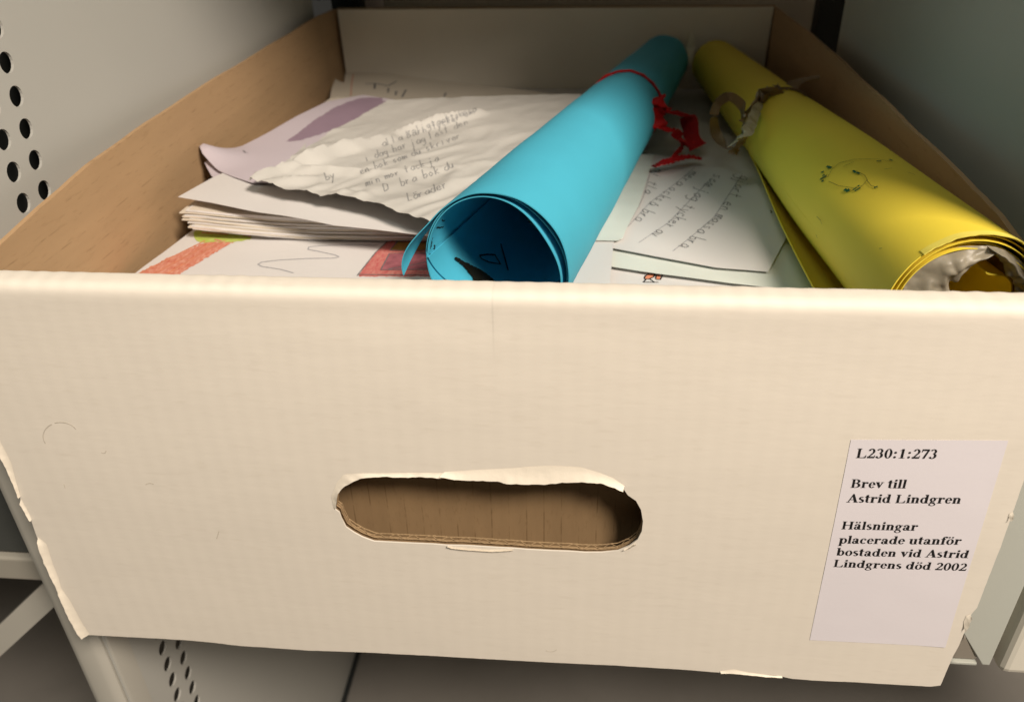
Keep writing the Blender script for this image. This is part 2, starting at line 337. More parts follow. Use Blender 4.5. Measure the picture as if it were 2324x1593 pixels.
hole_px = [c5h(*q) for q in [(190, 300), (215, 240), (270, 200), (340, 172), (400, 162), (520, 163), (700, 163), (820, 166), (890, 150), (1050, 142), (1250, 135), (1400, 124), (1520, 122), (1620, 128), (1680, 132), (1780, 165), (1860, 195), (1925, 238), (1960, 290), (2010, 325), (2040, 380), (2052, 450), (2045, 510), (2020, 560), (1970, 600), (1900, 630), (1800, 640), (1700, 640), (1600, 632), (1500, 628), (1350, 620), (1260, 612), (1180, 608), (1020, 597), (960, 594), (860, 592), (780, 585), (620, 578), (500, 572), (420, 568), (350, 542), (300, 515), (250, 480), (222, 425), (210, 390), (185, 372)]]
hole = [W0(q) for q in hole_px]
vs, fs = cdt(outl, [hole], .0032, .0018, .00006, tail=topline)
def frontz(x, z):   # y relief of the front board: bow, dents near the torn places
    y = -.0012 * math.cos(x / .18 * math.pi / 2) * math.sin(max(0, min(1, (z + .178) / .17)) * math.pi)
    y += .0007 * N(x * 7, z * 10, 3) + .00006 * N(x * 60, z * 90, 5)
    k = max(0, min(1, (ZT - z) / .01)); return y * k
fp = mesh('front_panel', [(q[0], frontz(q[0], q[1]), q[1]) for q in vs], [f[::-1] for f in fs] if True else fs, M['board'], bx, solid=.0006, off=-1)
# make normals face -y
me = fp.data; bm = bmesh.new(); bm.from_mesh(me)
if sum(f.normal.y * f.calc_area() for f in bm.faces) > 0: bmesh.ops.reverse_faces(bm, faces=bm.faces[:])
bm.to_mesh(me); bm.free()
# rolled top fold (front face -> over the top -> inside)
R0 = .0062
def fold(u, v):
    x = -.1800 + .3598 * u
    lump = .00012 * N(x * 55, 1, 2) + .00010 * math.sin(x / .0068 * 2 * math.pi + 3 * N(x * 8, 4, 4)) * (N(x * 30, 8, 8) + .6)
    if v < .86:
        t = v / .86 * math.pi; lu = lump * math.sin(t); c = math.cos(t); sn_ = math.sin(t)
        return (x, R0 - (R0 + lu) * math.copysign(abs(c) ** .58, c), ZT + (R0 + lu) * sn_ ** .58 * 1.03)
    return (x, 2 * R0, ZT - (v - .86) / .14 * .030)
fv, ff_ = grid(NX, 30, fold)
bm = bmesh.new(); bm.from_mesh(fp.data)
bv_ = [bm.verts.new(q) for q in fv]
for q in ff_: bm.faces.new([bv_[k] for k in q])
bmesh.ops.remove_doubles(bm, verts=bm.verts[:], dist=2e-5); bmesh.ops.recalc_face_normals(bm, faces=bm.faces[:])
c0 = min(bm.faces, key=lambda f: abs(f.calc_center_median().x - .1) + abs(f.calc_center_median().z + .1))
if c0.normal.y > 0: bmesh.ops.reverse_faces(bm, faces=bm.faces[:])
for f in bm.faces: f.smooth = True
bm.to_mesh(fp.data); bm.free()
def fy(x, z):
    p = o_bvh['front_panel'].ray_cast(V((x, -.05, z)), V((0, 1, 0)))[0]
    return p.y if p else frontz(x, z)
# brown inner panel seen through the hand hole and the flute edge of the hole
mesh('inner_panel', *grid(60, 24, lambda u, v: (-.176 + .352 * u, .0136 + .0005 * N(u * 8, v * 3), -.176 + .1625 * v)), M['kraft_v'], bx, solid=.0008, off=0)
core_hole = []
for i, q in enumerate(hole_px):
    x, z = W0(q, .0035); core_hole.append((x, z))
low = [q for q in hole if q[1] < -.103]; low.sort()
vv, ff = [], []
zc = sum(q[1] for q in hole) / len(hole); xc = sum(q[0] for q in hole) / len(hole)
hd = dens(hole, .0004)
L = 0; pv = None
for i, q in enumerate(hd + hd[:1]):     # kraft liner lining the cut: two thin edges with a flute wave between them
    if pv is not None: L += (q - pv).length
    pv = q
    dn = V((0, 0))
    top = q[1] > -.094
    y1 = .0008; y2 = .0036
    jz = .0002 * N(L * 900, 1, 1)
    for yy in (y1, y1 + .0005): vv.append((q[0] * 1.0, yy, q[1] + jz))
    wv = y1 + .0013 + .0009 * math.sin(L / .0068 * 2 * math.pi * 1.0)
    for yy in (wv, wv + .00035): vv.append((q[0], yy, q[1] + jz))
    for yy in (y2 - .0005, y2): vv.append((q[0], yy, q[1] + jz))
n_ = len(hd)
for i in range(n_):
    for k in (0, 2, 4): ff.append((6 * i + k, 6 * i + k + 1, 6 * i + k + 7, 6 * i + k + 6))
# back them a little outward from the hole so they stand as a thin cut edge
ed = mesh('hand_hole_flutes', vv, ff, M['kraft_edge'], bx, smooth=False)
vs2, fs2 = cdt(outl[:1] + [(-.175, -.175), (.163, -.175), (.1798, ZT)], [[(q[0] + (q[0] - xc) * .012, q[1] + (q[1] - zc) * .03) for q in hole]], .01)
mesh('middle_liner', [(q[0] * .985, .0022, q[1]) for q in vs2], fs2, M['kraft_edge'], bx, solid=.0004, off=0)
# torn white paper lips
def lip(name, outer, inner, y_in, parent=bx, n=60, m='board_torn', wob=.0003):
    def along(pl, t):
        P = [V(W0(q)) for q in pl]; sg = [(P[i + 1] - P[i]).length for i in range(len(P) - 1)]; s = t * sum(sg)
        for i, g in enumerate(sg):
            if s <= g + 1e-9: return P[i].lerp(P[i + 1], min(1, s / g))
            s -= g
        return P[-1]
    def fn(u, v):
        p = along(outer, u).lerp(along(inner, u), v)
        return (p.x + wob * v * N(p.x * 500, p.y * 500, 2), fy(p.x, p.y) - .00012 + y_in * v ** 1.5 + wob * 1.2 * N(p.x * 350, p.y * 350, 9) * v, p.y + wob * v * N(p.x * 500, p.y * 500, 7))
    return mesh(name, *grid(n, 4, fn), M[m], parent)
H = lambda L: [c5h(*q) for q in L]
lip('torn_flap', H([(850, 142), (1050, 130), (1250, 122), (1400, 111), (1520, 109), (1680, 119), (1790, 152), (1870, 184), (1940, 232)]),
    H([(822, 160), (960, 180), (1150, 186), (1240, 200), (1430, 206), (1560, 196), (1690, 192), (1800, 202), (1930, 250)]), -.0014)
lip('torn_flap', H([(176, 362), (162, 290), (195, 212), (235, 160), (345, 150), (440, 150), (620, 147), (720, 147), (862, 148)]),
    H([(192, 360), (206, 270), (245, 222), (300, 192), (370, 168), (450, 165), (620, 166), (720, 166), (862, 172)]), -.0008)
lip('torn_flap', H([(1940, 620), (1960, 622), (1990, 605), (2010, 596)]), H([(1930, 618), (1965, 606), (1990, 588), (2010, 575)]), -.001, n=14)
lip('torn_flap', H([(862, 594), (880, 610), (1000, 626), (1140, 630), (1262, 627)]), H([(866, 593), (890, 600), (1000, 612), (1140, 622), (1262, 613)]), -.0009, n=30, wob=.0002)
C6 = lambda L: [c6(*q) for q in L]
lip('torn_edge_strip', C6([(-60, 0), (0, 110), (65, 240), (100, 370), (118, 430)]), C6([(-90, 10), (0, 176), (60, 300), (95, 382), (112, 432)]), -.0010)
lip('torn_edge_strip', C6([(118, 440), (168, 530), (180, 560)]), C6([(120, 465), (165, 550), (178, 566)]), -.0008, n=20)
lip('torn_edge_strip', C6([(215, 660), (262, 700), (300, 820), (330, 890), (345, 950), (395, 1020), (460, 1140), (506, 1210)]), C6([(216, 680), (258, 792), (300, 886), (322, 930), (352, 1010), (400, 1110), (440, 1185), (470, 1224)]), -.0014)
C4 = lambda L: [c4(*q) for q in L]
lip('torn_edge_strip', C4([(1236, 540), (1242, 525), (1262, 515)]), C4([(1240, 560), (1255, 545), (1264, 530)]), -.0010, n=12)
lip('torn_edge_strip', C4([(985, 1140), (1000, 1105), (1025, 1095)]), C4([(990, 1190), (1012, 1150), (1028, 1110)]), -.0010, n=14)
lip('torn_edge_strip', [(1634, 1523), (1665, 1519), (1700, 1526), (1745, 1532), (1775, 1534)], [(1636, 1526), (1665, 1526), (1700, 1530), (1745, 1534), (1775, 1536)], -.0006, n=40, wob=.0002)
# scuffs and faint pen dents on the board
arc = lambda cx, cy, rx, ry, a0, a1, n=10: [(cx + rx * math.cos(math.radians(a0 + (a1 - a0) * i / n)), cy + ry * math.sin(math.radians(a0 + (a1 - a0) * i / n))) for i in range(n + 1)]
sc = [arc(138, 990, 40, 32, 150, 240), arc(138, 990, 40, 32, 250, 330), arc(235, 1022, 6, 6, 0, 140), [(145, 1098), (148, 1107)], arc(340, 1100, 9, 4, 190, 340), arc(1250, 1470, 14, 8, 20, 140),
      [(497, 1205), (492, 1222)]]
for q_ in sc: strokes('scuff_mark', fp, [q_], .0004, M['scuff'], off=.0001, parent=bx)
# side walls of the box, brown inside, slightly bowed
def sidewall(name, X, Z, sgn):
    ys = [.0135, .03, .065, .10, .16, .22, .34, .465, .496]
    def lerp(T, y):
        for i in range(len(ys) - 1):
            if y <= ys[i + 1] + 1e-9: t = (y - ys[i]) / (ys[i + 1] - ys[i]); return T[i] + (T[i + 1] - T[i]) * t
        return T[-1]
    def fn(u, v):
        y = ys[0] + (ys[-1] - ys[0]) * u; zt = lerp(Z, y) + .0006 * N(y * 22, sgn, 2) + .0002 * N(y * 120, sgn, 7); z = -.176 + (zt + .176) * v
        x = sgn * (.1775 + (lerp(X, y) - .1775) * v ** 1.5) + .0005 * N(y * 14, z * 20, sgn)
        return (x, y, z)
    v, f = grid(110, 26, fn)
    if sgn > 0: f = [q[::-1] for q in f]
    mesh(name, v, f, M['kraft'], bx, solid=.0022, off=-1)
sidewall('side_wall', [.1780, .1795, .1800, .1800, .1830, .1850, .1855, .1850, .1800], [-.0115, -.0085, -.0045, -.001, 0, 0, 0, 0, 0], -1)
sidewall('side_wall', [.1770, .1780, .1785, .1780, .1785, .1800, .1820, .1790, .1780], [-.0075, -.0070, -.003, -.001, 0, 0, 0, 0, 0], 1)
mesh('back_wall', *grid(30, 12, lambda u, v: (-.180 + .360 * u, .4985, -.176 + .1765 * v)), M['kraft'], bx, solid=.002, off=0)
mesh('back_flap', *grid(60, 12, lambda u, v: (-.1775 + .3545 * u - .0035 * (1 - v) * (1 if u < .5 else -1) * -1 * abs(2 * u - 1), .4900 + .0012 * N(u * 6, v * 3) , -.150 + .1505 * v)), M['backflap'], bx, solid=.0022, off=0)
box('bottom_board', (-.178, .014, -.1795), (.178, .497, -.1765), M['kraft'], bx, .0003)

# ---------------------------------------------------------------- printed label
LP = [(.1213, -.0559), (.1702, -.0541), (.1755, -.1542), (.1247, -.1546)]
def LQ(u, v): a = V(LP[0]).lerp(V(LP[1]), u); b = V(LP[3]).lerp(V(LP[2]), u); q = a.lerp(b, v); return q
def labf(u, v):
    q = LQ(u, v); e = max(0, abs(u - .5) * 2 - .93) * 10; e2 = max(0, abs(v - .5) * 2 - .97) * 10
    return (q.x, fy(q.x, q.y) - .00012 - .00006 * (e + e2) * (.5 + N(u * 9, v * 9)) - .0005 * max(0, u + v - 1.8) * 3, q.y)
lv, lf = grid(30, 50, labf)
lab = mesh('paper_label', lv, [q[::-1] for q in lf], M['label'], bx)
# bold serif letters drawn as filled outlines, em units (cap height .66, x height .46)
def Rr(a, b, c, d): return [(a, b), (c, b), (c, d), (a, d)]
def ring(cx, cy, rx, ry, tv, th, a0=0, a1=360, n=20):
    o = [];i_ = []
    for k in range(n + 1):
        t = math.radians(a0 + (a1 - a0) * k / n); o.append((cx + rx * math.cos(t), cy + ry * math.sin(t))); i_.append((cx + (rx - tv) * math.cos(t), cy + (ry - th) * math.sin(t)))
    return [[o[k], o[k + 1], i_[k + 1], i_[k]] for k in range(n)]
dot = lambda x, y, r=.075: [[(x + r * math.cos(k * math.pi / 5), y + r * math.sin(k * math.pi / 5)) for k in range(10)]]
st = lambda x, y0, y1: [Rr(x, y0, x + .135, y1)]
sf = lambda x, y, a=.07, b=.07: [Rr(x - a, y, x + .135 + b, y + .035)]
um = lambda x: dot(x - .1, .6, .06) + dot(x + .1, .6, .06)
nn = lambda x: ring(x + .135 + .08, .30, .19, .165, .13, .06, 0, 150, 10)
G = {}
G['L'] = (.66, st(.1, 0, .66) + sf(.1, 0) + sf(.1, .625) + [Rr(.2, 0, .6, .04), [(.4, .04), (.6, .04), (.62, .2), (.585, .2), (.54, .09)]])
G['B'] = (.66, st(.1, 0, .66) + sf(.1, 0, .08, .1) + sf(.1, .625, .08, .1) + ring(.32, .50, .24, .16, .14, .04, -90, 90) + ring(.33, .185, .28, .185, .145, .045, -90, 90) + [Rr(.22, .335, .36, .372)])
G['A'] = (.70, [[(.07, 0), (.12, 0), (.37, .60), (.34, .68)], [(.34, .68), (.40, .68), (.66, 0), (.49, 0), (.30, .56)], Rr(.18, .2, .5, .24), Rr(.0, 0, .23, .033), Rr(.42, 0, .72, .033)])
G['H'] = (.78, st(.1, 0, .66) + st(.54, 0, .66) + sf(.1, 0) + sf(.1, .625) + sf(.54, 0) + sf(.54, .625) + [Rr(.2, .32, .58, .365)])
G['0'] = (.5, ring(.25, .33, .22, .34, .125, .035)); G['1'] = (.5, [Rr(.19, 0, .325, .66), Rr(.09, 0, .42, .035), [(.08, .56), (.09, .53), (.2, .57), (.2, .62), (.32, .67)]])
G['2'] = (.5, ring(.24, .47, .20, .20, .12, .05, -35, 165, 14) + [[(.28, .36), (.42, .38), (.17, .10), (.03, .02)], Rr(.03, 0, .45, .11), [(.42, .05), (.46, .05), (.48, .2), (.45, .2)]])
G['3'] = (.5, ring(.22, .50, .19, .17, .12, .05, -80, 160, 14) + ring(.21, .19, .23, .20, .135, .05, -150, 85, 14) + dot(.1, .09, .055))
G['7'] = (.5, [Rr(.05, .55, .47, .66), [(.36, .56), (.47, .58), (.27, 0), (.15, 0)], [(.04, .45), (.07, .45), (.1, .56), (.05, .6)]])
G[':'] = (.33, dot(.16, .08) + dot(.16, .40)); 
G['v'] = (.5, [[(.03, .44), (.2, .44), (.30, .12), (.24, -.01)], [(.22, -.01), (.27, .0), (.44, .44), (.39, .44)], Rr(0, .427, .24, .46), Rr(.32, .427, .5, .46)])
G['r'] = (.45, st(.08, 0, .46) + sf(.08, 0) + [Rr(.02, .427, .15, .46)] + ring(.33, .32, .14, .14, .06, .07, 60, 175, 8) + dot(.37, .385, .065))
G['e'] = (.44, ring(.23, .23, .2, .235, .12, .04, 0, 325, 18) + [Rr(.12, .23, .42, .265)])
G['c'] = (.44, ring(.23, .23, .2, .235, .125, .04, 60, 320, 18) + dot(.34, .36, .06))
G['t'] = (.34, st(.08, .06, .60) + [Rr(.0, .42, .31, .46), [(.02, .46), (.08, .46), (.21, .62), (.16, .62)]] + ring(.22, .11, .13, .11, .1, .05, 180, 310, 8))
G['i'] = (.28, st(.075, 0, .46) + sf(.075, 0, .05, .05) + [Rr(.02, .427, .15, .46)] + dot(.14, .60, .078))
G['l'] = (.28, st(.075, 0, .68) + sf(.075, 0, .05, .05) + [Rr(.02, .645, .15, .68)])
G['s'] = (.39, ring(.19, .335, .155, .13, .1, .05, 40, 260, 12) + ring(.20, .13, .165, .14, .11, .05, -150, 80, 12) + [[(.06, .31), (.16, .33), (.34, .17), (.25, .12)]])
G['d'] = (.56, ring(.24, .23, .21, .235, .125, .045) + st(.33, 0, .68) + [Rr(.26, .645, .4, .68), Rr(.42, 0, .55, .035)])
G['b'] = (.56, ring(.31, .23, .21, .235, .125, .045) + st(.08, .01, .68) + [Rr(.01, .645, .15, .68)])
G['p'] = (.56, ring(.32, .23, .21, .235, .125, .045) + st(.09, -.2, .46) + sf(.09, -.215) + [Rr(.02, .427, .16, .46)])
G['n'] = (.56, st(.08, 0, .46) + st(.34, 0, .33) + nn(.08) + sf(.08, 0, .05, .04) + sf(.34, 0, .04, .05) + [Rr(.01, .427, .15, .46)])
G['u'] = (.56, st(.07, .13, .46) + st(.34, 0, .46) + ring(.235, .16, .165, .165, .125, .07, 180, 300, 10) + [Rr(0, .427, .15, .46), Rr(.27, .427, .4, .46), Rr(.42, 0, .54, .035)])
G['o'] = (.5, ring(.25, .23, .22, .24, .125, .04)); G['ö'] = (.5, G['o'][1] + um(.25))
G['a'] = (.5, ring(.19, .125, .16, .135, .11, .045) + st(.27, .05, .35) + ring(.225, .32, .18, .145, .12, .05, 0, 160, 10) + dot(.11, .35, .06) + [Rr(.38, .0, .48, .045), [(.27, .1), (.4, .1), (.44, 0), (.33, 0)]])
G['ä'] = (.5, G['a'][1] + um(.23))
G['g'] = (.5, ring(.22, .30, .18, .165, .12, .04) + ring(.23, -.09, .21, .125, .08, .04) + [Rr(.08, .02, .35, .10), Rr(.33, .38, .49, .43), [(.08, .08), (.14, .17), (.2, .15), (.16, .06)]])
G['f'] = (.34, st(.09, 0, .52) + sf(.09, 0) + [Rr(.0, .42, .3, .46)] + ring(.25, .52, .16, .16, .12, .05, 50, 180, 10) + dot(.33, .60, .06))
lines = [("L230:1:273", (.1241, -.0633), (.1499, -.0625)), ("Brev till", (.1248, -.0761), (.1430, -.0755)), ("Astrid Lindgren", (.1248, -.0827), (.1623, -.0813)), ("Hälsningar", (.1253, -.0952), (.1511, -.0944)),
         ("placerade utanför", (.1256, -.1021), (.1672, -.1002)), ("bostaden vid Astrid", (.1259, -.1081), (.1714, -.1065)), ("Lindgrens död 2002", (.1260, -.1139), (.1724, -.1129))]
tv_, tf_ = [], []; k_ = 0
for txt, p0, p1 in lines:
    wd = sum(.25 if c == ' ' else G[c][0] for c in txt); p0, p1 = V(p0), V(p1); ex = (p1 - p0) / wd; em = ex.length; up = V((-.03, 1)).normalized() * .0056; x = 0
    if txt.startswith('L230'): up *= 1.05
    for c in txt:
        if c == ' ': x += .25; continue
        for poly in G[c][1] + [[(a + .014, b + .006) for a, b in q_] for q_ in G[c][1]]:
            s = len(tv_); k_ += 1
            for a, b in poly:
                q = p0 + ex * (x + a) + up * b; tv_.append((q.x, fy(q.x, q.y) - .00019 - (k_ % 7) * .000004, q.y))
            tf_.append(tuple(range(s, s + len(poly))))
        x += G[c][0]
mesh('lettering', tv_, tf_, M['ink'], lab, smooth=False)

# ================================================================= PAPERS
def sheet(name, label, outline, z0, h, m, step=.004, es=.002, jit=0, solid=.00022, group=None, world=False, cat='paper'):
    """outline in picture units on the plane z0 (or world xy); h(x,y) lifts it"""
    O = [V(q) for q in outline] if world else [V(at(q[0], q[1], 'z', z0)[:2]) for q in outline]
    vs, fs = cdt(O, [], step, es, jit)
    v = [(q[0], q[1], z0 + h(q[0], q[1])) for q in vs]
    f = []
    for t in fs:
        a, b, c = (V(v[k]) for k in t[:3]); f.append(t if (b - a).cross(c - a).z > 0 else t[::-1])
    o = mesh(name, v, f, m, None, solid=solid, off=-1); return tag(o, label, cat, group)
flat = lambda s=1: (lambda x, y: s * (.0012 * N(x * 12, y * 12, s) + .0004 * N(x * 40, y * 40, s)))
# deep pile that fills the box
pile = box('paper_pile', (-.168, .033, -.176), (.172, .486, -.0625), M['paper'], None, .001); tag(pile, 'deep pile of white paper filling the bottom of the box', 'paper')
# drawing under everything at the left
z1 = -.0525
P1 = sheet('drawing', 'crayon drawing with red stripe, pencil zigzag and red house, front left in the box', [(-.1765, .03), (.04, .025), (.05, .21), (-.160, .205), (-.1685, .154), (-.1745, .104)], z1, flat(.8), M['paper'], world=True, es=.004)
c3 = lambda L: [(x * .2736 + 375.7, y * .2736 + 260.1) for x, y in L]
patch('red_stripe', P1, [(250, 655), (330, 612), (395, 580), (459, 553), (480, 540), (545, 540), (519, 556), (480, 578), (423, 614), (350, 660)], M['red_crayon'], jit=2.2)
for k in range(9): strokes('crayon_stroke', P1, [[(258 + k * 11 + random.uniform(-4, 4), 655), (330 + k * 11 + random.uniform(-4, 4), 614), (462 + k * 7 + random.uniform(-6, 6), 552 + random.uniform(-5, 4))]], .0011, M['red_crayon' if k % 3 else 'orange_crayon'], off=.0002)
patch('green_scribble', P1, c3([(232, 985), (270, 945), (330, 970), (560, 985), (725, 995), (700, 1040), (560, 1062), (400, 1060), (290, 1064), (245, 1040)]), M['green_crayon'], off=.00016)
strokes('green_scribble_detail', P1, [c3([(300, 985), (420, 990), (520, 1000)]), c3([(640, 1010), (710, 1005), (690, 1020)]), c3([(410, 1040), (470, 1055)])], .0014, M['red_crayon'], off=.0003)
strokes('pencil_zigzag', P1, [c3([(1760, 1085), (1500, 1083), (1280, 1090), (1190, 1100), (1180, 1120), (1260, 1135), (1400, 1165), (1440, 1182), (1400, 1192), (1200, 1195), (950, 1208), (800, 1225), (765, 1245), (800, 1262), (950, 1285), (1060, 1315)])], .0008, M['pencil_faint'])
patch('red_house', P1, c3([(1600, 1345), (1640, 1270), (1740, 1150), (1830, 1060), (1900, 1040), (2200, 1045), (2300, 1200), (2300, 1345)]), M['rose_crayon'])
patch('window', P1, c3([(1870, 1125), (1925, 1060), (2250, 1060), (2250, 1125)]), M['ochre_crayon'], off=.00016)
patch('door', P1, c3([(1785, 1290), (1855, 1158), (2200, 1150), (2200, 1285)]), M['mauve_crayon'], off=.00016)
strokes('pencil_outline', P1, [c3([(1590, 1340), (1740, 1150), (1840, 1055)]), c3([(1865, 1128), (1925, 1055), (2200, 1050)]), c3([(1865, 1130), (2200, 1130)]), c3([(1785, 1292), (1858, 1155), (2200, 1150)]), c3([(1785, 1292), (2200, 1288)]), c3([(1850, 1285), (2000, 1260), (2200, 1220)]), c3([(1600, 1330), (2200, 1335)])], .0007, M['pencil'], off=.00025)
# sheets of the pile
a0, a1 = at(440, 542, 'z', z1 + .0015), at(960, 546, 'z', z1 + .0015)
grp = 'sheets of the left letter pile'
zs = z1 + .0016
NS = 17
for k in range(NS):
    t = k / (NS - 1); z = zs + .0085 * t
    rx, ry = random.uniform(-.0012, .0012), random.uniform(-.0006, .0006)
    x0, y0 = a0.x + rx + .002 * math.sin(k * 2.1) - .004 * t, a0.y + ry + .0045 * t
    e = (a1 - a0); e = V((e.x, e.y)).normalized(); e.rotate(Matrix.Rotation(random.uniform(-.004, .004), 2)); n2 = V((-e.y, e.x)); o_ = V((x0, y0)); ln = .178 + random.uniform(-.004, .004)
    ol = [o_, o_ + e * ln, o_ + e * ln + n2 * .235, o_ + n2 * .22 + e * .02]
    ph = k * 3.3
    hf = (lambda ph, t: (lambda x, y: .0006 * N(x * 14, y * 14, ph) + (.0050 + (.0006 if t == 0 else 0)) * max(0, min(1, 1 - (x - a0.x) / .060)) ** 1.4))(ph, t)
    lbls = ['bottom sheet of the left letter pile, just above the green scribble']
    lb_ = lbls[0] if k == 0 else 'thin white sheet stacked in the middle of the left letter pile'
    if k == NS - 1: lb_ = 'cream sheet at the top of the left letter pile, under the overhanging white sheet'
    P = sheet('letter_sheet', lb_, ol, z, hf, M['paper_warm'] if k % 3 else M['paper'], step=.012, es=.006, world=True, group=grp, solid=.00055)
zt = zs + .0125
def h3(x, y):
    k = max(0, 1 - (x + .175) / .05); return .0022 + .0034 * k + .0006 * N(x * 10, y * 10, 8) - .0035 * max(0, min(1, (x + .11) / .08))
P3 = sheet('letter_sheet', 'large white sheet overhanging the left letter pile, its left corner lifted', [(-.1775, .0), (0, 0)] and c3([(125, 765), (400, 795), (700, 838), (1150, 898), (1400, 938), (1700, 955), (2090, 984), (2400, 1000), (2700, 300), (1500, 0), (600, 470), (560, 520), (400, 600)]), zt + .001, h3, M['paper'], es=.003)
# lilac sheets
z4 = zt + .006
def h4(x, y):
    q = at(470, 362, 'z', z4); d = math.hypot(x - q.x, y - q.y); return .009 * max(0, 1 - d / .030) ** 2 + .0008 * N(x * 14, y * 14, 4)
P4b = sheet('letter_sheet', 'darker lilac sheet under the curled pale lilac sheet', c3([(330, 430), (380, 510), (440, 562), (600, 590), (900, 560), (1400, 300), (1500, 20), (900, 200), (420, 390)]), z4 - .002, lambda x, y: h4(x, y) * .35, M['paper_lilac'], es=.003)
P4 = sheet('letter_sheet', 'pale lilac sheet with a purple band and a curled near corner', c3([(290, 350), (325, 405), (440, 470), (560, 515), (720, 565), (1200, 560), (2200, 300), (2300, -60), (1640, -160), (1340, -100), (1100, 10), (860, 140), (640, 255), (430, 352), (360, 365)]), z4, h4, M['paper_lilac'], es=.003, jit=.0001)
patch('purple_band', P4, c3([(1000, 228), (1110, 150), (1230, 50), (1380, -42), (1480, -90), (1620, -135), (1900, -140), (1760, -40), (1620, 50), (1450, 110), (1280, 165), (1120, 215)]), M['purple'], off=.00014)
strokes('ink_spot', P4, [c3([(645, 300), (660, 318), (680, 318)])], .0012, M['pencil'])
# crumpled tissue letter
c2 = lambda L: [(x * .417 + 693.6, y * .417) for x, y in L]
z5 = z4 + .0045
def ridge(x, y, ang, off, wd, hgt, amp=.004):
    s = x * math.cos(ang) + y * math.sin(ang); t = -x * math.sin(ang) + y * math.cos(ang)
    d = t - off - amp * N(s * 22, off * 50, 1); return hgt * max(0, 1 - abs(d) / wd) ** 1.3
rd = []
def pline(p, q, wd, h): a, b = at(p[0], p[1], 'z', z5), at(q[0], q[1], 'z', z5); rd.append((V(a[:2]), V(b[:2]), wd, h))
pline(*c3([(760, 560), (1830, 190)]), .0042, .0105); pline(*c3([(1050, 480), (1700, 490)]), .0045, .0065); pline(*c3([(1750, 500), (2400, 430)]), .004, .003); pline(*c3([(1900, 150), (2600, 0)]), .004, .0085)
pline(*c3([(800, 600), (1300, 540)]), .004, .0032); pline(*c3([(1300, 660), (1700, 700)]), .006, .0022); pline(*c3([(1200, 300), (1600, 220)]), .003, .0014); pline(*c3([(900, 460), (1300, 330)]), .003, .0016); pline(*c3([(1250, 150), (1700, 60)]), .003, .0010)
_dr = (rd[0][1] - rd[0][0]).normalized()
def h5(x, y):
    u = x * _dr.x + y * _dr.y; v = -x * _dr.y + y * _dr.x
    u += .005 * N(x * 40, y * 40, 3); v += .004 * N(x * 35, y * 35, 7)
    near = max(0, 1 - (y - .13) / .14)
    z = .0020 * N(u * 9, v * 20, 5) + (.25 + .75 * near) * (.0021 * (.5 - abs(N(u * 16, v * 42, 6)) * 2) + .0012 * (.5 - abs(N(u * 40, v * 90, 2)) * 2)) + .0003 * N(x * 90, y * 90, 3)
    p = V((x, y))
    for a, b, wd, hg in rd:
        ab = b - a; t = (p - a).dot(ab) / ab.length_squared; tc_ = max(0, min(1, t)); q = p - a - ab * tc_; d = q.length + .0022 * N(x * 60, y * 60, 9)
        sgd = 1 if q.dot(V((-ab.y, ab.x))) > 0 else .45
        z += .75 * hg * max(0, 1 - abs(d) / (wd * (1.8 if sgd < 1 else .7))) ** 1.1 * (1 - .5 * abs(2 * tc_ - 1))
    return z
P5 = sheet('crumpled_letter', 'thin crumpled white letter with pencil writing, spread on top of the left pile', c3([(690, 580), (790, 600), (1000, 640), (1180, 662), (1250, 672), (1290, 690), (1350, 695), (1420, 705), (1500, 722), (1600, 735), (1700, 748), (1850, 795), (1960, 830), (2080, 870), (2200, 900), (2500, 900), (3200, 200), (3450, -160)]) + c2([(1300, 520), (1000, 528), (740, 525), (450, 548), (330, 610), (250, 650), (120, 720), (0, 800)]) + c3([(1160, 225), (980, 440), (850, 470), (720, 530)]), z5, h5, M['tissue'], step=.0016, es=.0013, jit=.0004, solid=.00012)
tw = []
LINES = [('Lärader', 560, 1095, 17), ('DO bra bok du', 430, 1045, 17), ('min mor tack ja', 330, 1015, 15), ('en bok som du skriver', 300, 950, 15), ('i dag har jag lest den', 330, 880, 15), ('alla barn tycker om', 420, 800, 15), ('roligt att lasa', 560, 735, 14), ('tack sa', 690, 690, 14), ('by', 110, 985, 17)]
for txt, x0, y0, sz in LINES:
    L_ = 640 if len(txt) > 12 else 300
    tw += write(txt, c2([(x0, y0), (x0 + L_ * .5, y0 - L_ * .17), (x0 + L_, y0 - L_ * .37)]), (-2.2, -sz * .52), sz * .82, adv=1.0)
strokes('handwriting', P5, tw, .0006, mat('soft_pencil', (.33, .33, .33), .7, .4, 900), step=2, off=.00012)
# card at the back with the word Till
cA = lambda L: [(x * .199 + 693.6, y * .199) for x, y in L]
P6 = sheet('greeting_card', 'cream card with the handwritten word Till, lying against the back wall', cA([(270, 1180), (300, 1000), (340, 900), (380, 925), (440, 945), (455, 835), (560, 832), (860, 838), (1200, 880), (1700, 940), (2324, 1010), (2900, 1080), (2700, 1400), (400, 1300)]), -.047, flat(.5), M['paper_warm'], es=.003)
strokes('handwriting', P6, [cA([(680, 960), (800, 955), (940, 985), (1040, 930)]), cA([(790, 960), (785, 1020)]), cA([(945, 1010), (940, 1060)]), cA([(1035, 1045), (1025, 1090)]), cA([(1145, 1030), (1100, 1110)]), cA([(1600, 1065), (1580, 1105)])], .0016, M['pencil'])
strokes('red_margin', P6, [cA([(545, 850), (525, 960), (515, 1100)])], .0008, M['orange_crayon'])
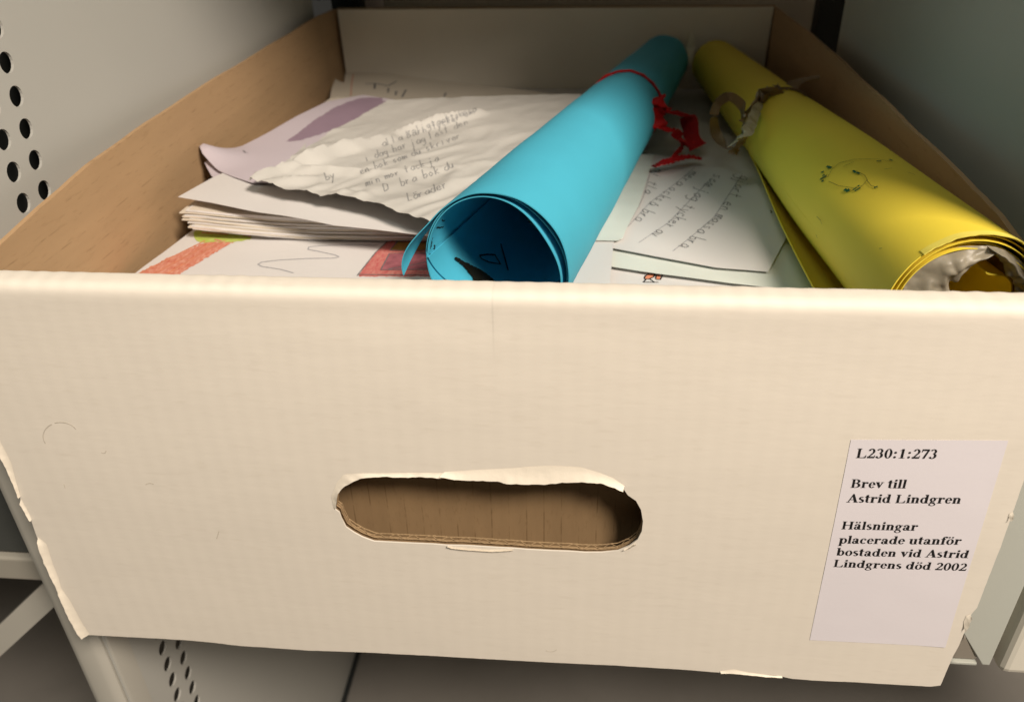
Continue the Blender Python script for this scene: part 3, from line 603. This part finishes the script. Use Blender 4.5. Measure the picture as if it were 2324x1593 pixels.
# right-hand letters
z9 = -.0545
P10 = sheet('drawing', 'white drawing sheet with a tiny orange bird sketch, front right between the rolls', [(.0, .022), (.170, .022), (.170, .22), (.0, .25)], -.0572, flat(.6), M['paper'], world=True, es=.006)
P9 = sheet('letter_sheet', 'blank white sheet under the handwritten letter between the two rolls', [(1130, 575), (1250, 588), (1328, 597), (1490, 621), (1649, 642), (1760, 655), (1950, 668), (1950, 430), (1500, 330), (1200, 430)], -.0550, flat(.7), M['paper_green'], es=.003)
c5 = lambda L: [(x * .2487 + 1300.5, y * .2487 + 289) for x, y in L]
P8 = sheet('letter_sheet', 'handwritten pencil letter lying between the blue roll and the yellow roll', c5([(-100, 1015), (200, 1072), (700, 1165), (1300, 1278), (1780, 1322), (1950, 1000), (2300, 350), (1500, 100), (1050, -100), (400, 500)]), -.0530, flat(.6), M['paper'], es=.003)
PT = sheet('tissue_scrap', 'greenish white scrap of thin paper poking out beside the blue roll', c5([(180, 1036), (410, 1036), (455, 1008), (500, 900), (600, 720), (650, 560), (740, 250), (500, 250), (100, 800)]), -.0515, lambda x, y: .001 * abs(N(x * 60, y * 60, 2)), M['paper_green'], es=.002)
lt = write('gjort en massa bra', c5([(1530, 440), (1380, 680), (1290, 820), (1150, 930), (960, 1090), (900, 1150)]), (16, 4.5), 13.2, adv=.98)
lt += write('som jag tycker av', c5([(1290, 430), (1100, 620), (940, 800), (860, 880), (720, 970), (640, 1030)]), (14, 4.5), 13, adv=.98)
lt += write('mera också bra', c5([(1080, 400), (930, 520), (690, 700), (600, 800), (500, 910), (430, 990)]), (12, 4.5), 12.5)
lt += write('ni tla', c5([(760, 380), (700, 470), (650, 600)]), (11, 4), 11)
strokes('handwriting', P8, [q for q in lt], .0006, M['pencil'], step=2)
strokes('ruled_line', P8, [c5([(1545, 430), (1380, 680), (1290, 820), (1080, 1000), (910, 1132)]), c5([(1270, 460), (940, 800), (860, 880), (600, 1055)]), c5([(1110, 370), (930, 520), (700, 690), (500, 910)]), c5([(700, 430), (640, 640), (600, 720), (500, 900)])], .0005, M['pencil_faint'])
patch('orange_bird', P10, c5([(655, 1370), (690, 1342), (745, 1340), (735, 1365), (700, 1382), (660, 1388)]), M['orange_crayon'], step=4)
patch('orange_wing', P10, c5([(765, 1350), (800, 1350), (790, 1385), (760, 1385)]), M['orange_crayon'], step=4)
strokes('ink_outline', P10, [c5([(650, 1385), (655, 1362), (690, 1338), (750, 1336), (735, 1368), (690, 1388), (652, 1388)]), c5([(752, 1385), (760, 1350), (800, 1342), (815, 1355), (795, 1392), (755, 1390)]), c5([(700, 1385), (745, 1418)]), c5([(665, 1390), (640, 1415), (780, 1416)])], .0008, M['ink'], step=2)
strokes('ink_spot', P8, [c5([(1800, 760), (1812, 775), (1806, 785)])], .0008, M['ink'], step=2)
# white paper tip behind the rolls
P11 = mesh('paper_tip', [at(1558, 112, 'y', .425), at(1577, 108, 'y', .425), at(1576, 86, 'y', .421), at(1568, 70, 'y', .419), at(1560, 92, 'y', .421)] + [at(1568, 150, 'y', .425)], [(0, 5, 1, 2), (0, 2, 3, 4)], M['board_torn'], smooth=False, solid=.0004)
tag(P11, 'small pointed white paper tip sticking up between the far ends of the rolls', 'paper')

# ================================================================= ROLLS
def frame(A, B):
    ax = (B - A).normalized(); e1 = V((0, 0, 1)).cross(ax).normalized() * -1; e2 = e1.cross(ax)
    if e2.z < 0: e2 = -e2
    if e1.x < 0: e1 = -e1
    return ax, e1, e2
def rollmesh(name, A, B, rfun, p0, p1, s0, s1, m, parent, n=110, ns=60, solid=.0004, off=-1, flip=False):
    ax, e1, e2 = frame(A, B); L = (B - A).length
    def fn(u, v):
        s = s0(u) + (s1 - s0(u)) * v if callable(s0) else s0 + (s1 - s0) * v
        a = p0(s) if callable(p0) else p0; b = p1(s) if callable(p1) else p1
        ph = math.radians(a + (b - a) * u); r = rfun(math.degrees(ph), s)
        return A + ax * (L * s) + e1 * (r * math.cos(ph)) + e2 * (r * math.sin(ph))
    v, f = grid(n, ns, fn)
    # outward normals
    q = f[len(f) // 2]; c = sum((V(v[k]) for k in q), V()) / 4; nn_ = (V(v[q[1]]) - V(v[q[0]])).cross(V(v[q[2]]) - V(v[q[1]]))
    t = (c - A).dot(ax); rad = c - A - ax * t
    if nn_.dot(rad) < 0: f = [k[::-1] for k in f]
    return mesh(name, v, f, m, parent, solid=solid, off=off)
sm = lambda a, b, x: max(0, min(1, (x - a) / (b - a))) ** 2 * (3 - 2 * max(0, min(1, (x - a) / (b - a))))
bump = lambda x, c, w: math.exp(-((x - c) / w) ** 2)
# --- blue roll
A, B = V((-.0007, .0505, -.0208)), V((.0918, .4736, -.0375)); rA, rB = .0288, .0200
SR = .60
blue = empty('paper_roll', A, 'rolled turquoise paper tied with a thin red ribbon, lying on the letters', 'paper roll')
base_b = lambda s: rA + (rB - rA) * s - .0012 * bump(s, SR, .035)
def r_out(ph, s):
    r = base_b(s) + .0006 * N(ph * .03, s * 5, 1) + .0004 * N(ph * .012, s * 11, 6)
    k = sm(136, 192, ph) * (1 - sm(.0, .22, s)); return r * (1 + .31 * k ** 1.4)
rollmesh('outer_sheet', A, B, r_out, -150, lambda s: 192 - 66 * sm(.0, .10, s), 0, 1, M['blue'], blue, n=150)
def r_mid(ph, s): return base_b(s) - .0006 - .0016 * bump(ph, 42, 32) * (1 - s) - .0002 - .0006 * sm(150, 200, ph) * 0
rollmesh('middle_sheet', A, B, r_mid, -170, 260, .004, .98, M['blue'], blue, n=150)
def r_in(ph, s): return base_b(s) - .0014 - .0040 * bump(ph, 35, 42) * (1 - .6 * s) - .0004 * sm(120, 170, ph)
inn = rollmesh('inner_sheet', A, B, r_in, -185, 175, .002, .97, M['blue'], blue, n=150)
def r_in2(ph, s): return base_b(s) - .0026 - .0035 * sm(215, 184, ph) * 0 - .0010 * bump(ph, 250, 30)
in2 = rollmesh('inner_curl', A, B, r_in2, 178, 318, lambda u: .10 * u, .95, M['blue'], blue, n=60, off=1)
cc4 = lambda L: [(x * .2238 + 867, y * .2238 + 404.6) for x, y in L]
# marker marks on the inner surfaces
strokes('marker_marks', inn, [cc4([(545, 495), (575, 500), (615, 490)]), cc4([(545, 505), (570, 490)]), cc4([(600, 415), (610, 430), (630, 425)]), cc4([(508, 595), (490, 650), (480, 720)]), cc4([(500, 640), (488, 700)]), cc4([(515, 680), (530, 690), (525, 715), (512, 710)]), cc4([(472, 765), (480, 772)])], .0009, M['marker'], off=.0004, step=1.5, parent=blue)
strokes('marker_marks', in2, [cc4([(1145, 785), (1060, 780), (980, 790), (1000, 825), (1080, 860), (1195, 880), (1170, 840), (1140, 790)]), cc4([(1195, 670), (1225, 770), (1275, 945)])], .0009, M['marker'], off=.0006, step=1.5, parent=blue)
strokes('marker_marks', inn, [cc4([(1145, 785), (1060, 780), (980, 790), (1000, 825), (1080, 860), (1195, 880), (1170, 840), (1140, 790)]), cc4([(1195, 670), (1225, 770), (1275, 945)])], .0009, M['marker'], off=.0006, step=1.5, parent=blue)
patch('dark_wedge', in2, cc4([(720, 800), (745, 805), (880, 880), (1000, 940), (1130, 1040), (1160, 1080), (930, 1080), (905, 1010), (820, 900), (760, 850), (722, 825)]), mat('dark_olive_wedge', (.008, .009, .004), .8, .3, 200), step=5, off=.0007, parent=blue)  # dark pointed wedge on the inner curl
# red ribbon
rr = empty('red_ribbon', A + (B - A) * SR, 'thin red ribbon tied round the turquoise roll with a crinkled bow', 'ribbon')
axb, e1b, e2b = frame(A, B); Lb = (B - A).length
def cord(name, pts, rad, m, parent, tw=0, seg=8):
    v, f = [], []; n = len(pts)
    for i, p in enumerate(pts):
        t = (pts[min(n - 1, i + 1)] - pts[max(0, i - 1)]).normalized(); a = t.cross(V((0, 0, 1)));  a = a.normalized() if a.length > 1e-4 else V((1, 0, 0)); b = t.cross(a)
        for k in range(seg): ph = 2 * math.pi * k / seg; q = rad * (1 + .25 * math.sin(i * 1.3 + k)); v.append(p + a * q * math.cos(ph) + b * q * math.sin(ph))
    for i in range(n - 1):
        for k in range(seg): f.append((i * seg + k, i * seg + (k + 1) % seg, (i + 1) * seg + (k + 1) % seg, (i + 1) * seg + k))
    return mesh(name, v, f, m, parent)
cp = []
for k in range(0, 91):
    ph = math.radians(k * 4); s = SR + .012 * math.cos(ph - .4) ; r = r_out(max(-150, min(140, (k * 4 + 180) % 360 - 180)), s) + .0008
    cp.append(A + axb * (Lb * s) + e1b * r * math.cos(ph) + e2b * r * math.sin(ph))
cord('cord', cp, .0009, M['red_ribbon'], rr)
def strip(name, path, wd, m, parent, crinkle=.0012, freq=26, n=70, twist=.6, tw0=0, solid=.0004, taper=0, nv=6):
    P = [V(q) for q in path]; sg = [(P[i + 1] - P[i]).length for i in range(len(P) - 1)]; T = sum(sg)
    def pt(t):
        # catmull-rom
        s = t * T
        for i, g in enumerate(sg):
            if s <= g or i == len(sg) - 1:
                u = min(1, s / g); a = P[max(0, i - 1)]; b = P[i]; c = P[i + 1]; d = P[min(len(P) - 1, i + 2)]
                return .5 * ((2 * b) + (c - a) * u + (2 * a - 5 * b + 4 * c - d) * u * u + (3 * b - a - 3 * c + d) * u ** 3)
            s -= g
    def fn(v, u):
        p = pt(u); t = (pt(min(1, u + .01)) - pt(max(0, u - .01))).normalized(); a = t.cross(V((0, .3, 1))).normalized(); b = t.cross(a).normalized()
        th = tw0 + twist * u * math.pi; d = a * math.cos(th) + b * math.sin(th); nrm = t.cross(d)
        w_ = wd * (1 - taper * u) * (1 + .22 * N(u * 9, 3, wd * 999))
        return p + d * (w_ * (v - .5)) + nrm * (crinkle * math.sin(u * freq * 2 * math.pi + 2 * N(u * 10, v * 3)) * (.4 + abs(N(u * 8, v * 2, 5)) * 1.5) )
    v, f = grid(nv, n, fn); return mesh(name, v, f, m, parent, solid=solid, off=0)
K = at(1496, 240, 'z', -.024)
Z = lambda x, y, z: at(x, y, 'z', z)
strip('knot', [Z(1478, 226, -.020), Z(1500, 228, -.018), Z(1508, 240, -.022), Z(1492, 252, -.024), Z(1486, 240, -.021)], .0105, M['red_ribbon'], rr, .0009, 16, n=120)
strip('loop', [Z(1490, 232, -.022), Z(1502, 250, -.024), Z(1530, 258, -.028), Z(1556, 262, -.034), Z(1566, 284, -.038), Z(1570, 310, -.042), Z(1584, 335, -.046)], .0105, M['red_ribbon'], rr, .0008, 40, n=320, nv=10, twist=.18)
strip('loop', [Z(1488, 246, -.022), Z(1490, 272, -.028), Z(1500, 290, -.031), Z(1525, 296, -.034), Z(1545, 314, -.038), Z(1556, 330, -.043)], .010, M['red_ribbon'], rr, .0008, 38, n=300, nv=10, twist=.15)
strip('loop', [Z(1528, 304, -.036), Z(1550, 330, -.043), Z(1538, 345, -.046), Z(1528, 358, -.048)], .0035, M['red_ribbon'], rr, .0006, 12)
strip('tail', [Z(1484, 378, -.0475), Z(1505, 370, -.046), Z(1535, 360, -.0455), Z(1565, 356, -.0465), Z(1592, 361, -.0475)], .010, M['red_ribbon'], rr, .0007, 16, taper=.65, twist=.12)
# --- yellow roll
A2, B2 = V((.1600, .0307, -.0232)), V((.1336, .4737, -.0398)); rA2, rB2 = .0268, .0182
yel = empty('paper_roll', A2, 'rolled yellow card with green pen marks and gold ribbon, right side of the box', 'paper roll')
SY = .54
base_y = lambda s: rA2 + (rB2 - rA2) * s - .0010 * bump(s, SY, .02) + .0010 * bump(s, .30, .14)
def y_main(ph, s): return base_y(s) + .0002 * N(ph * .03, s * 6, 3)
ym = rollmesh('main_sheet', A2, B2, y_main, -175, 185, lambda u: .0015 * abs(N(u * 30, 1, 1)), 1, M['yellow'], yel, n=140)
def y_flap(ph, s):
    k = sm(285, 208, ph) if 0 else max(0, min(1, (285 - ph) / 77)); k = k * k * (3 - 2 * k)
    return base_y(s) * (1.012 + .43 * k * (1 - sm(.0, SY - .02, s)) ** .75)
rollmesh('loose_flap', A2, B2, y_flap, 330, lambda s: 207, .004, SY - .01, M['yellow'], yel, n=70, solid=.0005)
def y_strip(ph, s): return base_y(s) + .0003 + .0002 * N(ph * .08, s * 40, 2)
rollmesh('torn_edge', A2, B2, y_strip, 62, 132, lambda u: -.002 + .0015 * N(u * 14, 2, 2), .0055, M['yellow_edge'], yel, n=60, ns=4, solid=.0003)
for k, (dr, pa, pb, s0) in enumerate([(.0010, -100, 200, .004), (.0019, -60, 215, .001), (.0029, -90, 180, .005), (.0037, 20, 210, .002)]):
    rollmesh('inner_layer', A2, B2, (lambda dr, k: (lambda ph, s: base_y(s) - dr - .0011 * bump(ph, 40 + 9 * k, 45) * (k + 1) * .5))(dr, k), pa, pb, s0, .9, M['yellow'] if k != 2 else M['yellow_edge'], yel, n=90, ns=20, solid=.0003)
def y_t(ph, s): return base_y(s) - .0046 + .0016 * N(ph * .06, s * 60, 3) + .0007 * N(ph * .2, s * 160, 8) - .0095 * sm(0, .05, s) * bump(ph, 138, 42) - .005 * sm(0, .05, s) * bump(ph, 30, 25)
tis = mat('grey_tissue_lining', (.62, .59, .50), .35, .3, 150, .0004, 160, .6)
axy, e1y, e2y = frame(A2, B2); Ly = (B2 - A2).length
def cap(pa, pb, depth, s1, sd):
    def fn(u, v):
        ph = math.radians(pa + (pb - pa) * u); r0 = base_y(0) - .0046; w_ = depth * math.sin(math.pi * min(1, max(0, u))) ** .8 * (1 + .3 * N(u * 9, sd))
        r = r0 - w_ * v; s = .004 - .010 * math.sin(v * 2.2) + s1 * v * v + .005 * N(u * 5, v * 3, sd) + .0010 * (1 - abs(N(u * 9, v * 4, sd + 4)) * 2.5)
        return A2 + axy * (Ly * s) + e1y * r * math.cos(ph) + e2y * r * math.sin(ph)
    return mesh('tissue_lining', *grid(90, 16, fn), tis, yel)
tis = mat('grey_tissue_lining', (.44, .40, .31), .4, .4, 90, .0002, 160, .5, trans=.35)
cap(200, 74, .0135, .008, 3); cap(84, -14, .0055, .008, 11)
def y_i(ph, s): return base_y(s) - .0085 - .005 * bump(ph, 60, 22) - .002 * sm(80, 150, ph)
rollmesh('inner_core', A2, B2, y_i, -120, 64, lambda u: .008 + .02 * (1 - u), .8, M['yellow'], yel, n=80, ns=20, solid=.0005)
c3y = lambda L: [(x * .4354 + 1445, y * .4354) for x, y in L]
gm = [c3y(q) for q in [[(995, 872), (1018, 880)], [(1000, 882), (1015, 876)], [(965, 905), (980, 898)], [(972, 922), (985, 915)], [(960, 940), (975, 932)], [(975, 932), (995, 920)], [(968, 950), (980, 945)], [(1085, 995), (1115, 1000)], [(1095, 1002), (1112, 990)], [(1090, 990), (1105, 1006)], [(1130, 995), (1150, 985)], [(1140, 1002), (1170, 985)], [(1155, 978), (1165, 972)], [(1250, 848), (1275, 846)], [(1315, 838), (1332, 846)], [(1130, 895), (1145, 905)], [(1150, 905), (1165, 912)], [(1240, 985), (1258, 978)]]]
strokes('green_pen_marks', ym, gm, .0011, M['green_ink'], step=2, off=.0006, parent=yel)
ol_ = mat('olive_pencil', (.36, .30, .04), .7, .3, 500)
strokes('pencil_outline', ym, [c3y(q) for q in [[(1000, 930), (1020, 890), (1060, 855), (1130, 838), (1240, 835), (1330, 850)], [(1005, 950), (1060, 975), (1130, 985), (1180, 975), (1205, 945), (1190, 920), (1150, 900)], [(1200, 945), (1225, 975), (1260, 985)], [(1290, 890), (1330, 885)], [(1080, 875), (1135, 850)], [(945, 1130), (965, 1150), (972, 1170)], [(940, 1220), (950, 1240)], [(1270, 1300), (1285, 1298)], [(1410, 905), (1450, 920)]]], .0003, ol_, step=2, off=.0006, parent=yel)
# gold ribbon round the yellow roll
gr = empty('gold_ribbon', A2 + (B2 - A2) * SY, 'shiny gold curling ribbon tied round the yellow roll', 'ribbon')
axy, e1y, e2y = frame(A2, B2); Ly = (B2 - A2).length
def band(u, v):
    ph = math.radians(-100 + 300 * u); s = SY + .010 * math.sin(ph + .5) - .006 * N(u * 7, 2) * .5 + (v - .5) * .0062; r = base_y(s) + .0007 + .0007 * abs(N(u * 22, v * 5, 3)) + .0006 * math.sin(v * 9)
    return A2 + axy * (Ly * s) + e1y * r * math.cos(ph) + e2y * r * math.sin(ph)
mesh('band', *grid(120, 6, band), M['gold'], gr, solid=.0002, off=0)
def YP(ph, s, dr=.001): ph = math.radians(ph); r = base_y(s) + dr; return A2 + axy * (Ly * s) + e1y * r * math.cos(ph) + e2y * r * math.sin(ph)
strip('curl', [YP(115, SY + .01, .002), Z(1690, 268, -.016), Z(1684, 240, -.012), Z(1655, 220, -.010), Z(1628, 238, -.012), Z(1620, 275, -.020), Z(1628, 310, -.030), Z(1650, 335, -.036), Z(1670, 338, -.034)], .0052, M['gold'], gr, .0002, 4, n=80, twist=.5, tw0=1.2)
strip('shiny_end', [YP(125, SY + .003, .002), Z(1700, 292, -.016), Z(1676, 312, -.020), Z(1657, 330, -.025)], .0062, M['foil'], gr, .0007, 5, n=50, twist=.1, tw0=2.3, solid=.0002)
strip('curl', [Z(1700, 300, -.018), Z(1680, 325, -.026), Z(1664, 345, -.032), Z(1668, 352, -.034)], .0055, M['gold'], gr, .0003, 3, n=30, twist=.2, tw0=2.6, solid=.0002)
strip('tail', [YP(95, SY + .01, .0012), Z(1790, 200, -.013), Z(1820, 182, -.010), Z(1860, 176, -.008)], .0105, mat('dull_taupe_ribbon', (.26, .17, .09), .35, .2, 60, spec=.5), gr, .0004, 3, n=40, twist=.1, tw0=.3, taper=.7)
strip('bow', [YP(100, SY + .012, .002), Z(1735, 225, -.012), Z(1722, 212, -.010), Z(1752, 208, -.009), Z(1775, 216, -.011)], .0045, M['gold'], gr, .0003, 3, n=50, twist=.4, tw0=.9)

for o in list(col.objects):
    n_ = o.name.split('.')[0]
    if n_ in ('handwriting', 'pencil_outline', 'green_pen_marks', 'marker_marks', 'green_scribble_detail', 'ink_outline', 'ruled_line'): o['kind'] = 'stuff'
